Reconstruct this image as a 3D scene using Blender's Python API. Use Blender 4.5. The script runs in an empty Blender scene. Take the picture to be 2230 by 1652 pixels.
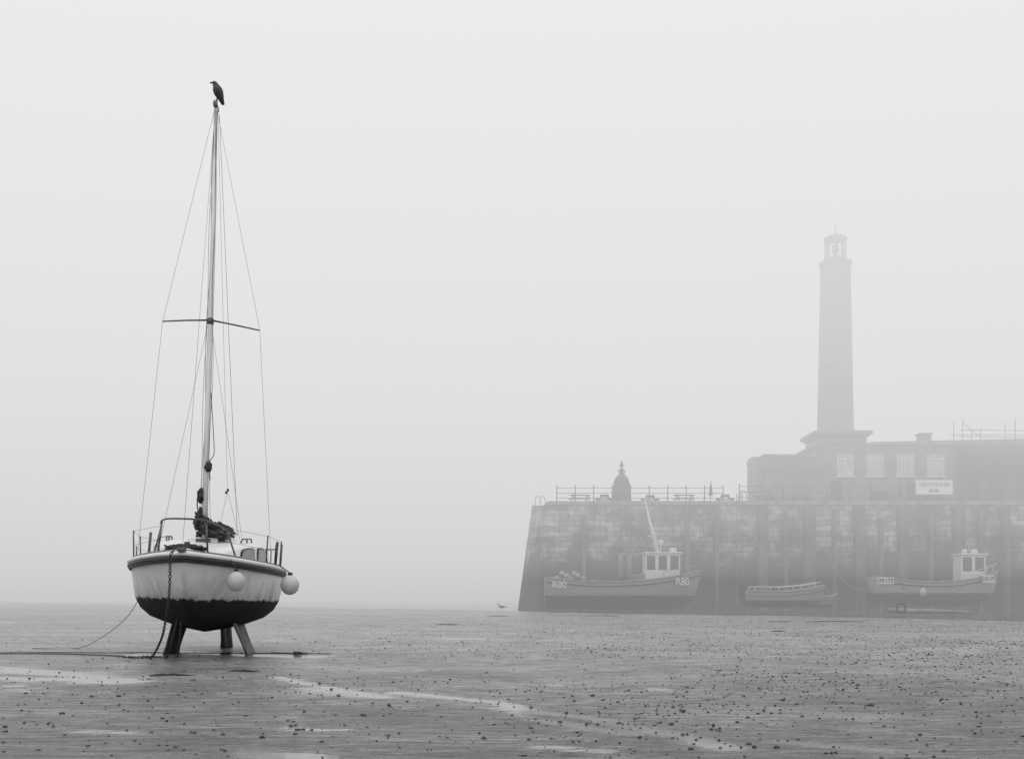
import bpy, bmesh, math, random
import numpy as np
from mathutils import Vector, Matrix, noise, Quaternion
random.seed(7); rng=np.random.default_rng(7)
S=bpy.context.scene
R=math.radians
# ------------------------------------------------------------------ helpers
def nd(nt,t,**kw):
    n=nt.nodes.new(t)
    for k,v in kw.items(): setattr(n,k,v)
    return n
def newmat(name):
    m=bpy.data.materials.new(name); m.use_nodes=True
    nt=m.node_tree; b=nt.nodes['Principled BSDF']
    return m,nt,b
def ramp(nt,src,stops,interp='LINEAR'):
    r=nd(nt,'ShaderNodeValToRGB'); r.color_ramp.interpolation=interp
    e=r.color_ramp.elements
    while len(e)<len(stops): e.new(0.5)
    for i,(p,c) in enumerate(stops):
        e[i].position=p; e[i].color=(c,c,c,1)
    nt.links.new(src,r.inputs[0]); return r.outputs[0]
def math_(nt,op,a,b=None,c=None,clamp=False):
    n=nd(nt,'ShaderNodeMath',operation=op,use_clamp=clamp)
    for i,v in enumerate((a,b,c)):
        if v is None: continue
        if isinstance(v,(int,float)): n.inputs[i].default_value=v
        else: nt.links.new(v,n.inputs[i])
    return n.outputs[0]
def gray(name,c,rough=0.6,var=0.3,scale=4.0,bump=0.15,metal=0.0,stretch=(1,1,1)):
    m,nt,b=newmat(name)
    tc=nd(nt,'ShaderNodeTexCoord'); mp=nd(nt,'ShaderNodeMapping'); mp.inputs['Scale'].default_value=stretch
    nt.links.new(tc.outputs['Object'],mp.inputs[0])
    n=nd(nt,'ShaderNodeTexNoise'); n.inputs['Scale'].default_value=scale; n.inputs['Detail'].default_value=6
    nt.links.new(mp.outputs[0],n.inputs['Vector'])
    o=ramp(nt,n.outputs[0],[(0.3,c*(1-var)),(0.7,min(1,c*(1+var)))])
    nt.links.new(o,b.inputs['Base Color'])
    b.inputs['Roughness'].default_value=rough; b.inputs['Metallic'].default_value=metal
    if bump:
        bp=nd(nt,'ShaderNodeBump'); bp.inputs['Strength'].default_value=bump; bp.inputs['Distance'].default_value=0.02
        nt.links.new(n.outputs[0],bp.inputs['Height']); nt.links.new(bp.outputs[0],b.inputs['Normal'])
    return m
def group(name,loc=(0,0,0),rot=(0,0,0)):
    e=bpy.data.objects.new(name,None); e.location=loc; e.rotation_euler=rot
    e.empty_display_size=0.3
    S.collection.objects.link(e); return e
def mk(name,verts,faces,mat=None,parent=None,smooth=False,loc=(0,0,0)):
    me=bpy.data.meshes.new(name); me.from_pydata([tuple(v) for v in verts],[],faces); me.update()
    bm=bmesh.new(); bm.from_mesh(me); bmesh.ops.recalc_face_normals(bm,faces=bm.faces); bm.to_mesh(me); bm.free()
    if smooth: me.shade_smooth()
    if mat: me.materials.append(mat)
    o=bpy.data.objects.new(name,me); S.collection.objects.link(o); o.location=loc
    if parent: o.parent=parent
    return o
def bev(o,w=0.01,seg=2):
    m=o.modifiers.new('b','BEVEL'); m.width=w; m.segments=seg; m.limit_method='ANGLE'; return o
def box(name,lo,hi,mat,parent=None,bv=0.0,topdz=None):
    x0,y0,z0=lo;x1,y1,z1=hi; dz=topdz or 0
    v=[(x0,y0,z0),(x1,y0,z0),(x1,y1,z0),(x0,y1,z0),(x0,y0,z1),(x1,y0,z1+dz),(x1,y1,z1+dz),(x0,y1,z1)]
    f=[(0,1,2,3),(4,5,6,7),(0,1,5,4),(1,2,6,5),(2,3,7,6),(3,0,4,7)]
    o=mk(name,v,f,mat,parent)
    if bv: bev(o,bv)
    return o
def sweepdata(pts,rad,seg=8,sq=1.0,cap=True):
    pts=[Vector(p) for p in pts]; n=len(pts)
    if isinstance(rad,(int,float)): rad=[rad]*n
    V=[];F=[]
    up=None
    for i,p in enumerate(pts):
        t=(pts[min(i+1,n-1)]-pts[max(i-1,0)]).normalized()
        if up is None:
            up=Vector((0,1,0)) if abs(t.y)<0.9 else Vector((0,0,1))
        a=(up-t*up.dot(t)).normalized(); up=a; b=t.cross(a)
        for j in range(seg):
            th=2*math.pi*j/seg
            V.append(p+a*math.cos(th)*rad[i]*sq+b*math.sin(th)*rad[i])
    for i in range(n-1):
        for j in range(seg):
            F.append((i*seg+j,i*seg+(j+1)%seg,(i+1)*seg+(j+1)%seg,(i+1)*seg+j))
    if cap:
        F.append(tuple(range(seg))); F.append(tuple(range((n-1)*seg,n*seg)))
    return V,F
def tube(name,pts,rad,mat,parent=None,seg=8,sq=1.0):
    V,F=sweepdata(pts,rad,seg,sq); return mk(name,V,F,mat,parent,smooth=True)
def multi(name,parts,mat,parent=None,smooth=False):
    V=[];F=[]
    for v,f in parts:
        o=len(V); V+=list(v); F+=[tuple(i+o for i in q) for q in f]
    return mk(name,V,F,mat,parent,smooth)
def boxd(lo,hi):
    x0,y0,z0=lo;x1,y1,z1=hi
    return ([(x0,y0,z0),(x1,y0,z0),(x1,y1,z0),(x0,y1,z0),(x0,y0,z1),(x1,y0,z1),(x1,y1,z1),(x0,y1,z1)],
            [(0,3,2,1),(4,5,6,7),(0,1,5,4),(1,2,6,5),(2,3,7,6),(3,0,4,7)])
def lathe(name,prof,mat,parent=None,seg=32,c=(0,0,0),flut=None,smooth=True):
    V=[];F=[]
    for (r,z) in prof:
        for j in range(seg):
            th=2*math.pi*j/seg; k=1+(flut(th,z) if flut else 0)
            V.append((c[0]+r*k*math.cos(th),c[1]+r*k*math.sin(th),c[2]+z))
    n=len(prof)
    for i in range(n-1):
        for j in range(seg): F.append((i*seg+j,i*seg+(j+1)%seg,(i+1)*seg+(j+1)%seg,(i+1)*seg+j))
    F.append(tuple(range(seg)));F.append(tuple(range((n-1)*seg,n*seg)))
    return mk(name,V,F,mat,parent,smooth)
def cr(xs,ys,x):
    xs=list(xs); 
    if x<=xs[0]: return ys[0]
    if x>=xs[-1]: return ys[-1]
    i=max(k for k in range(len(xs)) if xs[k]<=x); i=min(i,len(xs)-2)
    def tan(k):
        if k==0: return (ys[1]-ys[0])/(xs[1]-xs[0])
        if k==len(xs)-1: return (ys[-1]-ys[-2])/(xs[-1]-xs[-2])
        return (ys[k+1]-ys[k-1])/(xs[k+1]-xs[k-1])
    h=xs[i+1]-xs[i]; t=(x-xs[i])/h
    return (2*t**3-3*t*t+1)*ys[i]+(t**3-2*t*t+t)*h*tan(i)+(-2*t**3+3*t*t)*ys[i+1]+(t**3-t*t)*h*tan(i+1)
def crpath(pts,n):
    ks=list(range(len(pts))); out=[]
    for q in range(n+1):
        u=q/n*(len(pts)-1)
        out.append(Vector([cr(ks,[p[a] for p in pts],u) for a in range(3)]))
    return out
def text(name,body,size,loc,rot,mat,parent,ext=0.004,ax='CENTER',sx=1.0,bold=0.0):
    c=bpy.data.curves.new(name,'FONT'); c.body=body; c.size=size; c.extrude=ext; c.align_x=ax; c.align_y='CENTER'; c.offset=bold
    c.materials.append(mat)
    o=bpy.data.objects.new(name,c); o.location=loc; o.rotation_euler=rot; o.scale=(sx,1,1); o.parent=parent
    S.collection.objects.link(o); return o
def blob(name,c,r,mat,parent,amp=0.25,fr=2.5,sub=4,seed=0):
    bm=bmesh.new(); bmesh.ops.create_icosphere(bm,subdivisions=sub,radius=1)
    for v in bm.verts:
        d=v.co.normalized()
        k=1+amp*noise.noise(d*fr+Vector((seed,0,0)))+amp*0.5*abs(noise.noise(d*fr*2.7+Vector((0,seed,0))))
        v.co=Vector((d.x*r[0]*k+c[0],d.y*r[1]*k+c[1],d.z*r[2]*k+c[2]))
    me=bpy.data.meshes.new(name); bm.to_mesh(me); bm.free(); me.shade_smooth(); me.materials.append(mat)
    o=bpy.data.objects.new(name,me); S.collection.objects.link(o); o.parent=parent; return o
def chain_parts(path,link=0.05,wire=0.008,wid=0.45):
    P=[Vector(p) for p in path]; L=[0]
    for a,b in zip(P,P[1:]): L.append(L[-1]+(b-a).length)
    n=int(L[-1]/(link*0.72)); parts=[]
    for i in range(n):
        s=(i+0.5)*L[-1]/n; k=0
        while k<len(L)-2 and L[k+1]<s: k+=1
        t=(s-L[k])/(L[k+1]-L[k]); c=P[k].lerp(P[k+1],t); d=(P[k+1]-P[k]).normalized()
        u=Vector((0,1,0)) if abs(d.y)<.9 else Vector((1,0,0))
        a=(u-d*u.dot(d)).normalized(); b=d.cross(a)
        if i%2: a,b=b,a
        V=[];F=[]; M,N=10,5
        for q in range(M):
            th=2*math.pi*q/M; cc=c+d*math.cos(th)*link*.5+a*math.sin(th)*link*.5*wid*1.4
            o=(d*math.cos(th)+a*math.sin(th)).normalized()
            for w in range(N):
                ph=2*math.pi*w/N; V.append(cc+o*math.cos(ph)*wire+b*math.sin(ph)*wire)
        for q in range(M):
            for w in range(N):
                F.append((q*N+w,q*N+(w+1)%N,((q+1)%M)*N+(w+1)%N,((q+1)%M)*N+w))
        parts.append((V,F))
    return parts

# ------------------------------------------------------------------ world + sun + camera
w=bpy.data.worlds.new("World"); S.world=w; w.use_nodes=True; nt=w.node_tree
bg=nt.nodes['Background']; out=nt.nodes['World Output']
sky=nd(nt,'ShaderNodeTexSky',sky_type='NISHITA'); sky.sun_disc=False; sky.sun_elevation=R(55); sky.sun_rotation=R(200); sky.dust_density=6
hs=nd(nt,'ShaderNodeHueSaturation'); hs.inputs['Saturation'].default_value=0
nt.links.new(sky.outputs[0],hs.inputs['Color']); nt.links.new(hs.outputs[0],bg.inputs['Color']); bg.inputs['Strength'].default_value=0.06
tc=nd(nt,'ShaderNodeTexCoord'); sp=nd(nt,'ShaderNodeSeparateXYZ'); nt.links.new(tc.outputs['Generated'],sp.inputs[0])
g=ramp(nt,sp.outputs[2],[(0.0,.60),(0.05,.67),(0.13,.77),(0.27,.88),(0.48,.96),(1.0,1.0)])
bg2=nd(nt,'ShaderNodeBackground'); nt.links.new(g,bg2.inputs['Color']); bg2.inputs['Strength'].default_value=1.06
mx=nd(nt,'ShaderNodeMixShader'); mx.inputs[0].default_value=0.93
nt.links.new(bg.outputs[0],mx.inputs[1]); nt.links.new(bg2.outputs[0],mx.inputs[2]); nt.links.new(mx.outputs[0],out.inputs['Surface'])
sl=bpy.data.lights.new('sun','SUN'); sl.energy=0.6; sl.angle=R(25); sl.color=(1,.99,.98)
so=bpy.data.objects.new('sun',sl); S.collection.objects.link(so); so.rotation_euler=(R(35),0,R(-20))
cam=bpy.data.cameras.new('camera'); co=bpy.data.objects.new('camera',cam); S.collection.objects.link(co)
co.location=(0,0,1.0); co.rotation_euler=(R(90),0,0)
cam.sensor_width=36; cam.lens=36*2391/2230; cam.shift_y=(1300-826)/2230; cam.clip_end=8000; cam.clip_start=0.1
S.camera=co
S.view_settings.view_transform='Standard'; S.view_settings.look='None'; S.view_settings.exposure=0; S.view_settings.gamma=1

# ------------------------------------------------------------------ fog bank (layered, thicker aloft; absorbs and glows in place of scattered light)
def fogmat(name,sig,C):
    m=bpy.data.materials.new(name); m.use_nodes=True; nt=m.node_tree; nt.nodes.clear()
    o=nd(nt,'ShaderNodeOutputMaterial'); a=nd(nt,'ShaderNodeVolumeAbsorption'); e=nd(nt,'ShaderNodeEmission'); s=nd(nt,'ShaderNodeAddShader')
    a.inputs['Color'].default_value=(0,0,0,1); a.inputs['Density'].default_value=sig
    e.inputs['Color'].default_value=(C,C,C,1); e.inputs['Strength'].default_value=sig
    nt.links.new(a.outputs[0],s.inputs[0]); nt.links.new(e.outputs[0],s.inputs[1]); nt.links.new(s.outputs[0],o.inputs['Volume'])
    return m
fog=group('fog',(0,24,0))
for i,(z0,z1,sig,C) in enumerate([(-3,2.5,.0062,.59),(2.5,6,.0090,.63),(6,12,.0136,.69),(12,20,.0185,.75),(20,60,.0225,.84)]):
    box('layer_%d'%i,(-500,0,z0+.01),(500,1200,z1),fogmat('fog_layer',sig,C),fog)

# ------------------------------------------------------------------ ground
def axis(segs):
    out=[segs[0][0]]
    for a,b,st0,st1 in segs:
        x=a
        while x<b-1e-6:
            t=(x-a)/(b-a); x=min(b,x+st0+(st1-st0)*t); out.append(x)
    return np.array(sorted(set(out)))
gy=axis([(-30,4,6,.3),(4,24,.09,.12),(24,60,.12,1.2),(60,140,1.2,5),(140,900,6,60)])
xr=axis([(0,9,.09,.1),(9,16,.1,.5),(16,60,.5,3),(60,600,3,60)])
gx=np.concatenate([-xr[:0:-1],xr])
X,Y=np.meshgrid(gx,gy)
Z=0.012*np.sin(X*.7+Y*.35)+0.010*np.sin(X*.23-Y*.9+1)+0.006*np.sin(X*1.9+Y*2.3+np.sin(X))
ld=( (Y-82)-(X*(-1.55)) )/math.hypot(1,1.55)
ld+=1.2*np.sin(X*.31)+.8*np.sin(X*.11+Y*.05)
Z-=np.clip((ld+2)*0.05,0,1.5)
poly=[([(-8.2,16),(-7.2,15.4),(-5.67,14.1),(-4.54,12.7)],.45,1.0),([(-7.5,14.0),(-6.0,13.4),(-5.0,13.0)],.35,.9),([(-6.5,12.6),(-5.6,12.2),(-5,11.6)],.3,.6),
 ([(-2.95,13.6),(-1.97,11.95),(-1.31,10.97)],.14,.95),([(-2.2,11.9),(-1.6,11.0)],.14,.6),
 ([(-1.2,11.6),(-.83,11.28),(-.156,10.63),(.22,9.76)],.13,.95),([(.22,9.76),(.71,9.2),(1.05,8.24),(1.25,7.84),(1.4,7.2)],.16,1.15),
 ([(-.1,10.1),(.1,9.3),(.5,8.6),(.9,8.0)],.14,.8),([(.0,12.3),(.8,11.6)],.1,.7),
 ([(1.55,12.1),(2.15,11.3)],.12,.8),([(2.2,10.4),(2.7,9.6),(2.9,9.0)],.14,.6),
 ([(-4.4,18.9),(-3.5,18.6)],.42,1.1),([(-6.0,19.9),(-5.0,19.4)],.5,1.05),([(-6.4,18.6),(-6.0,18.5)],.25,.9),
 ([(-1.7,8.3),(-1.3,8.2)],.14,.85),([(-1.9,7.0),(-1.3,6.8)],.2,.95),([(-3.2,8.2),(-2.6,8.0)],.14,.75),([(-2.4,9.4),(-1.9,9.2)],.1,.75),
 ([(.2,7.3),(.6,7.1)],.14,.85),([(1.9,7.6),(2.4,7.2)],.16,.75),([(2.6,8.4),(3.2,7.9)],.14,.6),([(-30,43),(-13,44)],1.4,.9),([(-12,52),(-2,58)],1.8,.55),([(-14,33),(-6,31)],.9,.6),
 ([(-30,66),(-4,72)],3.5,.6),([(-2,62),(12,66)],2.2,.5),([(16,60),(30,62)],1.6,.45),([(2,40),(9,39)],.8,.45),([(-5,25),(-1,26)],.5,.5)]
W=np.zeros_like(X)
for pl,wd,am in poly:
    for (a,b) in zip(pl,pl[1:]):
        ax,ay=a;bx,by=b; dx,dy=bx-ax,by-ay
        t=np.clip(((X-ax)*dx+(Y-ay)*dy)/(dx*dx+dy*dy),0,1)
        d2=(X-ax-t*dx)**2+(Y-ay-t*dy)**2
        W=np.maximum(W,am*np.exp(-d2/(wd*wd)))
ny,nx=X.shape
idx=np.arange(nx*ny).reshape(ny,nx)
F=np.stack([idx[:-1,:-1],idx[:-1,1:],idx[1:,1:],idx[1:,:-1]],-1).reshape(-1,4)
me=bpy.data.meshes.new('sand_ground')
me.vertices.add(nx*ny); me.vertices.foreach_set('co',np.stack([X,Y,Z],-1).astype(np.float32).ravel())
me.loops.add(F.size); me.loops.foreach_set('vertex_index',F.astype(np.int32).ravel())
me.polygons.add(len(F)); me.polygons.foreach_set('loop_start',(np.arange(len(F))*4).astype(np.int32))
me.update(); me.validate(); me.shade_smooth()
at=me.attributes.new('wet','FLOAT','POINT'); at.data.foreach_set('value',W.astype(np.float32).ravel())
gm,nt,b=newmat('wet_sand')
ge=nd(nt,'ShaderNodeNewGeometry')
gsp=nd(nt,'ShaderNodeSeparateXYZ'); nt.links.new(ge.outputs['Position'],gsp.inputs[0])
def nz(scl,st,det=5,rough=.55,dist=0):
    mp=nd(nt,'ShaderNodeMapping'); mp.inputs['Scale'].default_value=st; nt.links.new(ge.outputs['Position'],mp.inputs[0])
    n=nd(nt,'ShaderNodeTexNoise'); n.inputs['Scale'].default_value=scl; n.inputs['Detail'].default_value=det; n.inputs['Roughness'].default_value=rough; n.inputs['Distortion'].default_value=dist
    nt.links.new(mp.outputs[0],n.inputs['Vector']); return n.outputs[0]
wa=nd(nt,'ShaderNodeAttribute',attribute_name='wet')
n1=nz(1.0,(1.3,5.5,1),7,.72,.8); n2=nz(1.0,(.35,.6,1),4,.6); rip=nz(1.0,(1.5,10,1),4,.6,1.4); rip2=nz(1.0,(5.0,26,1),3,.6,.8); fine=nz(28,(1,1.3,1),4,.75)
# seaward: thin water layer, plus far-off sky sheen painted into a paler base colour
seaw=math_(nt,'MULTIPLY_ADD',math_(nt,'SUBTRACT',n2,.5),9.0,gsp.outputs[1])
film_sheen=ramp(nt,math_(nt,'MULTIPLY',seaw,.02),[(.16,0),(.30,.45),(.52,.85),(1.0,1.0)])
s1=math_(nt,'MULTIPLY_ADD',math_(nt,'SUBTRACT',n1,.5),2.5,wa.outputs['Fac'])
s2=math_(nt,'MULTIPLY_ADD',math_(nt,'SUBTRACT',n2,.5),1.3,s1)
s3=math_(nt,'MULTIPLY_ADD',math_(nt,'SUBTRACT',rip,.5),-1.9,s2)
s3=math_(nt,'MULTIPLY_ADD',math_(nt,'SUBTRACT',fine,.5),.7,s3)
mask=ramp(nt,s3,[(.43,0),(.66,1)])
base0=ramp(nt,n2,[(.3,.06),(.7,.115)])
base=math_(nt,'MULTIPLY',base0,math_(nt,'MULTIPLY_ADD',film_sheen,1.7,1.0))
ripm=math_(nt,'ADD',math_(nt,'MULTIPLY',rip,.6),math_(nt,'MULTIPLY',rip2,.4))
ripc=ramp(nt,ripm,[(.38,.05),(.5,.42),(.62,1.0)])  # ripple troughs darkened in the colour, painted shade on top of a mild bump
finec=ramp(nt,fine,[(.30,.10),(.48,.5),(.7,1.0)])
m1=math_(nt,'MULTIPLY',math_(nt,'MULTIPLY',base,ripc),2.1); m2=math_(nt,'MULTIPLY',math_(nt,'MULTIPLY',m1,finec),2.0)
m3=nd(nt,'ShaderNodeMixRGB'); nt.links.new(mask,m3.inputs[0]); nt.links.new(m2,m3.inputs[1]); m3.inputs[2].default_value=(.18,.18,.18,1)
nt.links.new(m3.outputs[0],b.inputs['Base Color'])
rr=nd(nt,'ShaderNodeMixRGB'); nt.links.new(mask,rr.inputs[0])
rb=ramp(nt,n1,[(.3,.30),(.7,.55)]); rb2=math_(nt,'MULTIPLY',rb,math_(nt,'MULTIPLY_ADD',film_sheen,-.22,1.0)); nt.links.new(rb2,rr.inputs[1])
wr=math_(nt,'MULTIPLY_ADD',film_sheen,.16,.04); nt.links.new(wr,rr.inputs[2])
nt.links.new(rr.outputs[0],b.inputs['Roughness'])
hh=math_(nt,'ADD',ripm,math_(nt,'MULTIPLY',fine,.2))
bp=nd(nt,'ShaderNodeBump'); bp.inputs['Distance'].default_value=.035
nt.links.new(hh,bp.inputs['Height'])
bs=math_(nt,'MULTIPLY',math_(nt,'MULTIPLY_ADD',mask,-.66,.72),math_(nt,'MULTIPLY_ADD',film_sheen,-.50,1.0))
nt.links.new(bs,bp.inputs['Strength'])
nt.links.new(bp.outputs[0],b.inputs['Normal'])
me.materials.append(gm)
go=bpy.data.objects.new('sand_ground',me); S.collection.objects.link(go)
def gz(x,y):
    return 0.012*math.sin(x*.7+y*.35)+0.010*math.sin(x*.23-y*.9+1)+0.006*math.sin(x*1.9+y*2.3+math.sin(x))
# sea
sm,nt2,sb=newmat('sea_water'); sb.inputs['Base Color'].default_value=(.12,.12,.12,1); sb.inputs['Roughness'].default_value=.15
t2=nd(nt2,'ShaderNodeNewGeometry'); mp=nd(nt2,'ShaderNodeMapping'); mp.inputs['Scale'].default_value=(.3,1.2,1); nt2.links.new(t2.outputs['Position'],mp.inputs[0])
n=nd(nt2,'ShaderNodeTexNoise'); n.inputs['Scale'].default_value=1.5; nt2.links.new(mp.outputs[0],n.inputs['Vector']); q=nd(nt2,'ShaderNodeBump'); q.inputs['Strength'].default_value=.4; q.inputs['Distance'].default_value=.05
nt2.links.new(n.outputs[0],q.inputs['Height']); nt2.links.new(q.outputs[0],sb.inputs['Normal'])
mk('sea',[(-3000,40,-.16),(3000,40,-.16),(3000,4000,-.16),(-3000,4000,-.16)],[(0,1,2,3)],sm)

# worm casts: one mesh of small coiled lumps
def worm_casts():
    variants=[]
    for k in range(6):
        bm=bmesh.new(); bmesh.ops.create_icosphere(bm,subdivisions=1,radius=1)
        for v in bm.verts:
            n_=noise.noise(v.co*1.7+Vector((k*9,0,0)))
            v.co*=1+.9*n_; v.co.z=max(v.co.z,-.25)*(.75+.5*noise.noise(v.co*3))
        bm.verts.ensure_lookup_table()
        variants.append((np.array([v.co[:] for v in bm.verts]),np.array([[v.index for v in f.verts] for f in bm.faces]))); bm.free()
    Vs=[];Fs=[];off=0; cnt=0
    while cnt<20000:
        y=5+ (62-5)*rng.random()**0.9
        x=(rng.random()*2-1)*(y*.5+2.5)
        u=x/y
        dens=.16+.84*min(1,max(0,(u+.22)/.6))
        dens*=.12+1.5*max(0,noise.noise(Vector((x*.45,y*.22,3)))+.38)
        if y<14: dens=max(dens,.28)
        if rng.random()>dens: continue
        r=.005+.0095*rng.random()**2
        q=rng.random()
        if q<.05: r*=1.5
        V,Fc=variants[rng.integers(6)]
        a=rng.random()*6.28; c,s=math.cos(a),math.sin(a)
        P=np.empty_like(V); sx=.8+.9*rng.random()
        P[:,0]=(V[:,0]*c-V[:,1]*s)*r*sx+x; P[:,1]=(V[:,0]*s+V[:,1]*c)*r+y; P[:,2]=V[:,2]*r*(.9+.7*rng.random())+gz(x,y)+r*.1
        Vs.append(P); Fs.append(Fc+off); off+=len(P); cnt+=1
    V=np.concatenate(Vs);F=np.concatenate(Fs)
    me=bpy.data.meshes.new('worm_casts'); me.vertices.add(len(V)); me.vertices.foreach_set('co',V.astype(np.float32).ravel())
    me.loops.add(F.size); me.loops.foreach_set('vertex_index',F.astype(np.int32).ravel())
    me.polygons.add(len(F)); me.polygons.foreach_set('loop_start',(np.arange(len(F))*3).astype(np.int32)); me.update(); me.validate()
    me.materials.append(gray('worm_cast_sand',.035,.6,.4,40,0)); o=bpy.data.objects.new('worm_casts',me); S.collection.objects.link(o)
worm_casts()

# ------------------------------------------------------------------ shared materials
M_white=gray('gelcoat_white',.72,.35,.08,3,.03)
M_black=gray('black_rubber',.02,.5,.3,8,.1)
M_steel=gray('dull_steel',.10,.4,.3,10,.05,.5)
M_wire=gray('rigging_wire',.14,.5,.1,10,0)
M_rope=gray('old_rope',.06,.8,.4,30,.3)
M_alu=gray('mast_aluminium',.72,.45,.12,3,.03,.0,(6,6,.6))
M_dark=gray('dark_cloth',.035,.9,.5,9,.6)
M_glass=gray('window_glass',.26,.08,.25,2,0)
M_rust=gray('rusty_chain',.035,.8,.5,30,.3)
M_crow=gray('crow_feathers',.018,.5,.5,25,.3)

# hull builder: x lateral, y aft from the bow, z up
PROF=[(0,0),(.28,.06),(.52,.13),(.73,.22),(.86,.34),(.925,.47),(.955,.62),(.978,.80),(1,1)]
def hull(name,L,bx,by,kx,ky,sx,sy,full,mat,parent,n=36,prof=PROF):
    V=[];F=[];m=len(prof)
    ss=[L*(i/n)**1.35 for i in range(n+1)]
    for s in ss:
        b_=max(.015,cr(bx,by,s)); zk=cr(kx,ky,s); zs=cr(sx,sy,s); k=min(1,max(0,s/full)); k=k*k*(3-2*k)
        half=[]
        for (pw,ph) in prof:
            wv=(ph**.8)*.95+.05*ph
            half.append((b_*(wv*(1-k)+pw*k),zk+(zs-zk)*ph))
        row=[(-x,s,z) for x,z in half[::-1]]+[(x,s,z) for x,z in half[1:]]
        V+=row
    q=2*m-1
    for i in range(n):
        for j in range(q-1): F.append((i*q+j,i*q+j+1,(i+1)*q+j+1,(i+1)*q+j))
    F.append(tuple(n*q+j for j in range(q))); 
    return mk(name,V,F,mat,parent,smooth=True),ss

# ------------------------------------------------------------------ SAILBOAT
sb_=group('sailing_boat',(-5.03,16.6,0),(0,R(1.7),R(8.2)))
hm,nt,b=newmat('hull_paint')
tc=nd(nt,'ShaderNodeTexCoord'); sp=nd(nt,'ShaderNodeSeparateXYZ'); nt.links.new(tc.outputs['Object'],sp.inputs[0])
def onz(scl,st,det=6,rg=.6):
    mp=nd(nt,'ShaderNodeMapping'); mp.inputs['Scale'].default_value=st; nt.links.new(tc.outputs['Object'],mp.inputs[0])
    n=nd(nt,'ShaderNodeTexNoise'); n.inputs['Scale'].default_value=scl; n.inputs['Detail'].default_value=det; n.inputs['Roughness'].default_value=rg; nt.links.new(mp.outputs[0],n.inputs['Vector']); return n.outputs[0]
na=onz(9,(1,1,.7),8,.75); nb=onz(5,(1,1,.18),5,.6); nc=onz(30,(1,1,1),4)
zz=math_(nt,'MULTIPLY_ADD',math_(nt,'SUBTRACT',na,.5),-.30,sp.outputs[2])
paint=ramp(nt,zz,[(.965,0),(.985,1)])
zg=math_(nt,'MULTIPLY_ADD',math_(nt,'SUBTRACT',nb,.5),.9,sp.outputs[2])
grime=ramp(nt,math_(nt,'MULTIPLY',zg,.5),[(.43,.32),(.52,.55),(.66,.76)])
weed=ramp(nt,nc,[(.3,.008),(.75,.03)])
mm=nd(nt,'ShaderNodeMixRGB'); nt.links.new(paint,mm.inputs[0]); nt.links.new(weed,mm.inputs[1]); nt.links.new(grime,mm.inputs[2])
nt.links.new(mm.outputs[0],b.inputs['Base Color']); nt.links.new(ramp(nt,paint,[(0,.9),(1,.38)]),b.inputs['Roughness'])
b.inputs['Specular IOR Level'].default_value=.3
bp=nd(nt,'ShaderNodeBump'); bp.inputs['Distance'].default_value=.02; nt.links.new(math_(nt,'MULTIPLY_ADD',paint,-.95,1.0),bp.inputs['Strength']); nt.links.new(nc,bp.inputs['Height']); nt.links.new(bp.outputs[0],b.inputs['Normal'])
L=6.3
BX=[0,.2,.5,1.0,1.7,2.4,3.2,4.2,5.3,6.3]; BY=[.05,.27,.52,.82,1.08,1.22,1.28,1.26,1.12,.92]
KX=[0,.15,.35,.6,.95,1.4,2.2,3.2,4.4,5.5,6.3]; KY=[1.56,1.33,1.10,.87,.68,.55,.43,.39,.44,.62,.85]
SX=[0,1.5,3.2,4.8,6.3]; SY=[1.68,1.60,1.56,1.57,1.62]
ho,ss=hull('hull',L,BX,BY,KX,KY,SX,SY,2.6,hm,sb_,44)
V=[];F=[]
C=[-1,-.97,-.7,-.35,0,.35,.7,.97,1]
for s in ss:
    bb=max(.015,cr(BX,BY,s)); z=cr(SX,SY,s)
    for c in C: V.append((c*bb,s,z+(.0 if abs(c)==1 else .02+.06*(1-c*c))))
k=len(C)
for i in range(len(ss)-1):
    for j in range(k-1): F.append((i*k+j,i*k+j+1,(i+1)*k+j+1,(i+1)*k+j))
mk('deck',V,F,M_white,sb_,True)
def rim(name,dz,dw,r,mat,sq=1.0,smin=0):
    left=[(-(max(.015,cr(BX,BY,s))+dw),s,cr(SX,SY,s)+dz) for s in ss[::-1]]
    right=[((max(.015,cr(BX,BY,s))+dw),s,cr(SX,SY,s)+dz) for s in ss]
    return tube(name,left+[(0,-dw-.02,SY[0]+dz)]+right,r,mat,sb_,8,sq)
rim('rubbing_strake',-.085,.004,.04,M_black)
rim('strake_lower',-.125,-.004,.028,M_black)
rim('gunwale_moulding',-.02,.012,.036,M_white)
rim('toe_rail',.035,-.03,.016,gray('teak_grey',.22,.8,.3,20,.1))
CWX=[1.15,1.5,2.0,2.6,3.3,4.3]; CWY=[.30,.50,.72,.90,1.0,.96]
CHX=[1.15,1.5,1.9,2.4,3.2,4.3]; CHY=[.03,.15,.27,.36,.42,.44]
CP=[(1,0),(.985,.25),(.955,.7),(.92,.84),(.82,.94),(.6,1.02),(.3,1.07),(0,1.09)]
def cab(s,pw,ph,off=0):
    wv=cr(CWX,CWY,s); h=cr(CHX,CHY,s); return (pw*wv+off,s,cr(SX,SY,s)+.03+h*ph)
V=[];F=[]; cs=[1.15+3.15*i/22 for i in range(23)]
rowp=CP+[(-a,b2) for a,b2 in CP[-2::-1]]
for s in cs:
    for (pw,ph) in rowp: V.append(cab(s,pw,ph))
k=len(rowp)
for i in range(len(cs)-1):
    for j in range(k-1): F.append((i*k+j,i*k+j+1,(i+1)*k+j+1,(i+1)*k+j))
F.append(tuple(range(k))); F.append(tuple(22*k+j for j in range(k)))
mk('cabin',V,F,M_white,sb_,True)
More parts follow.
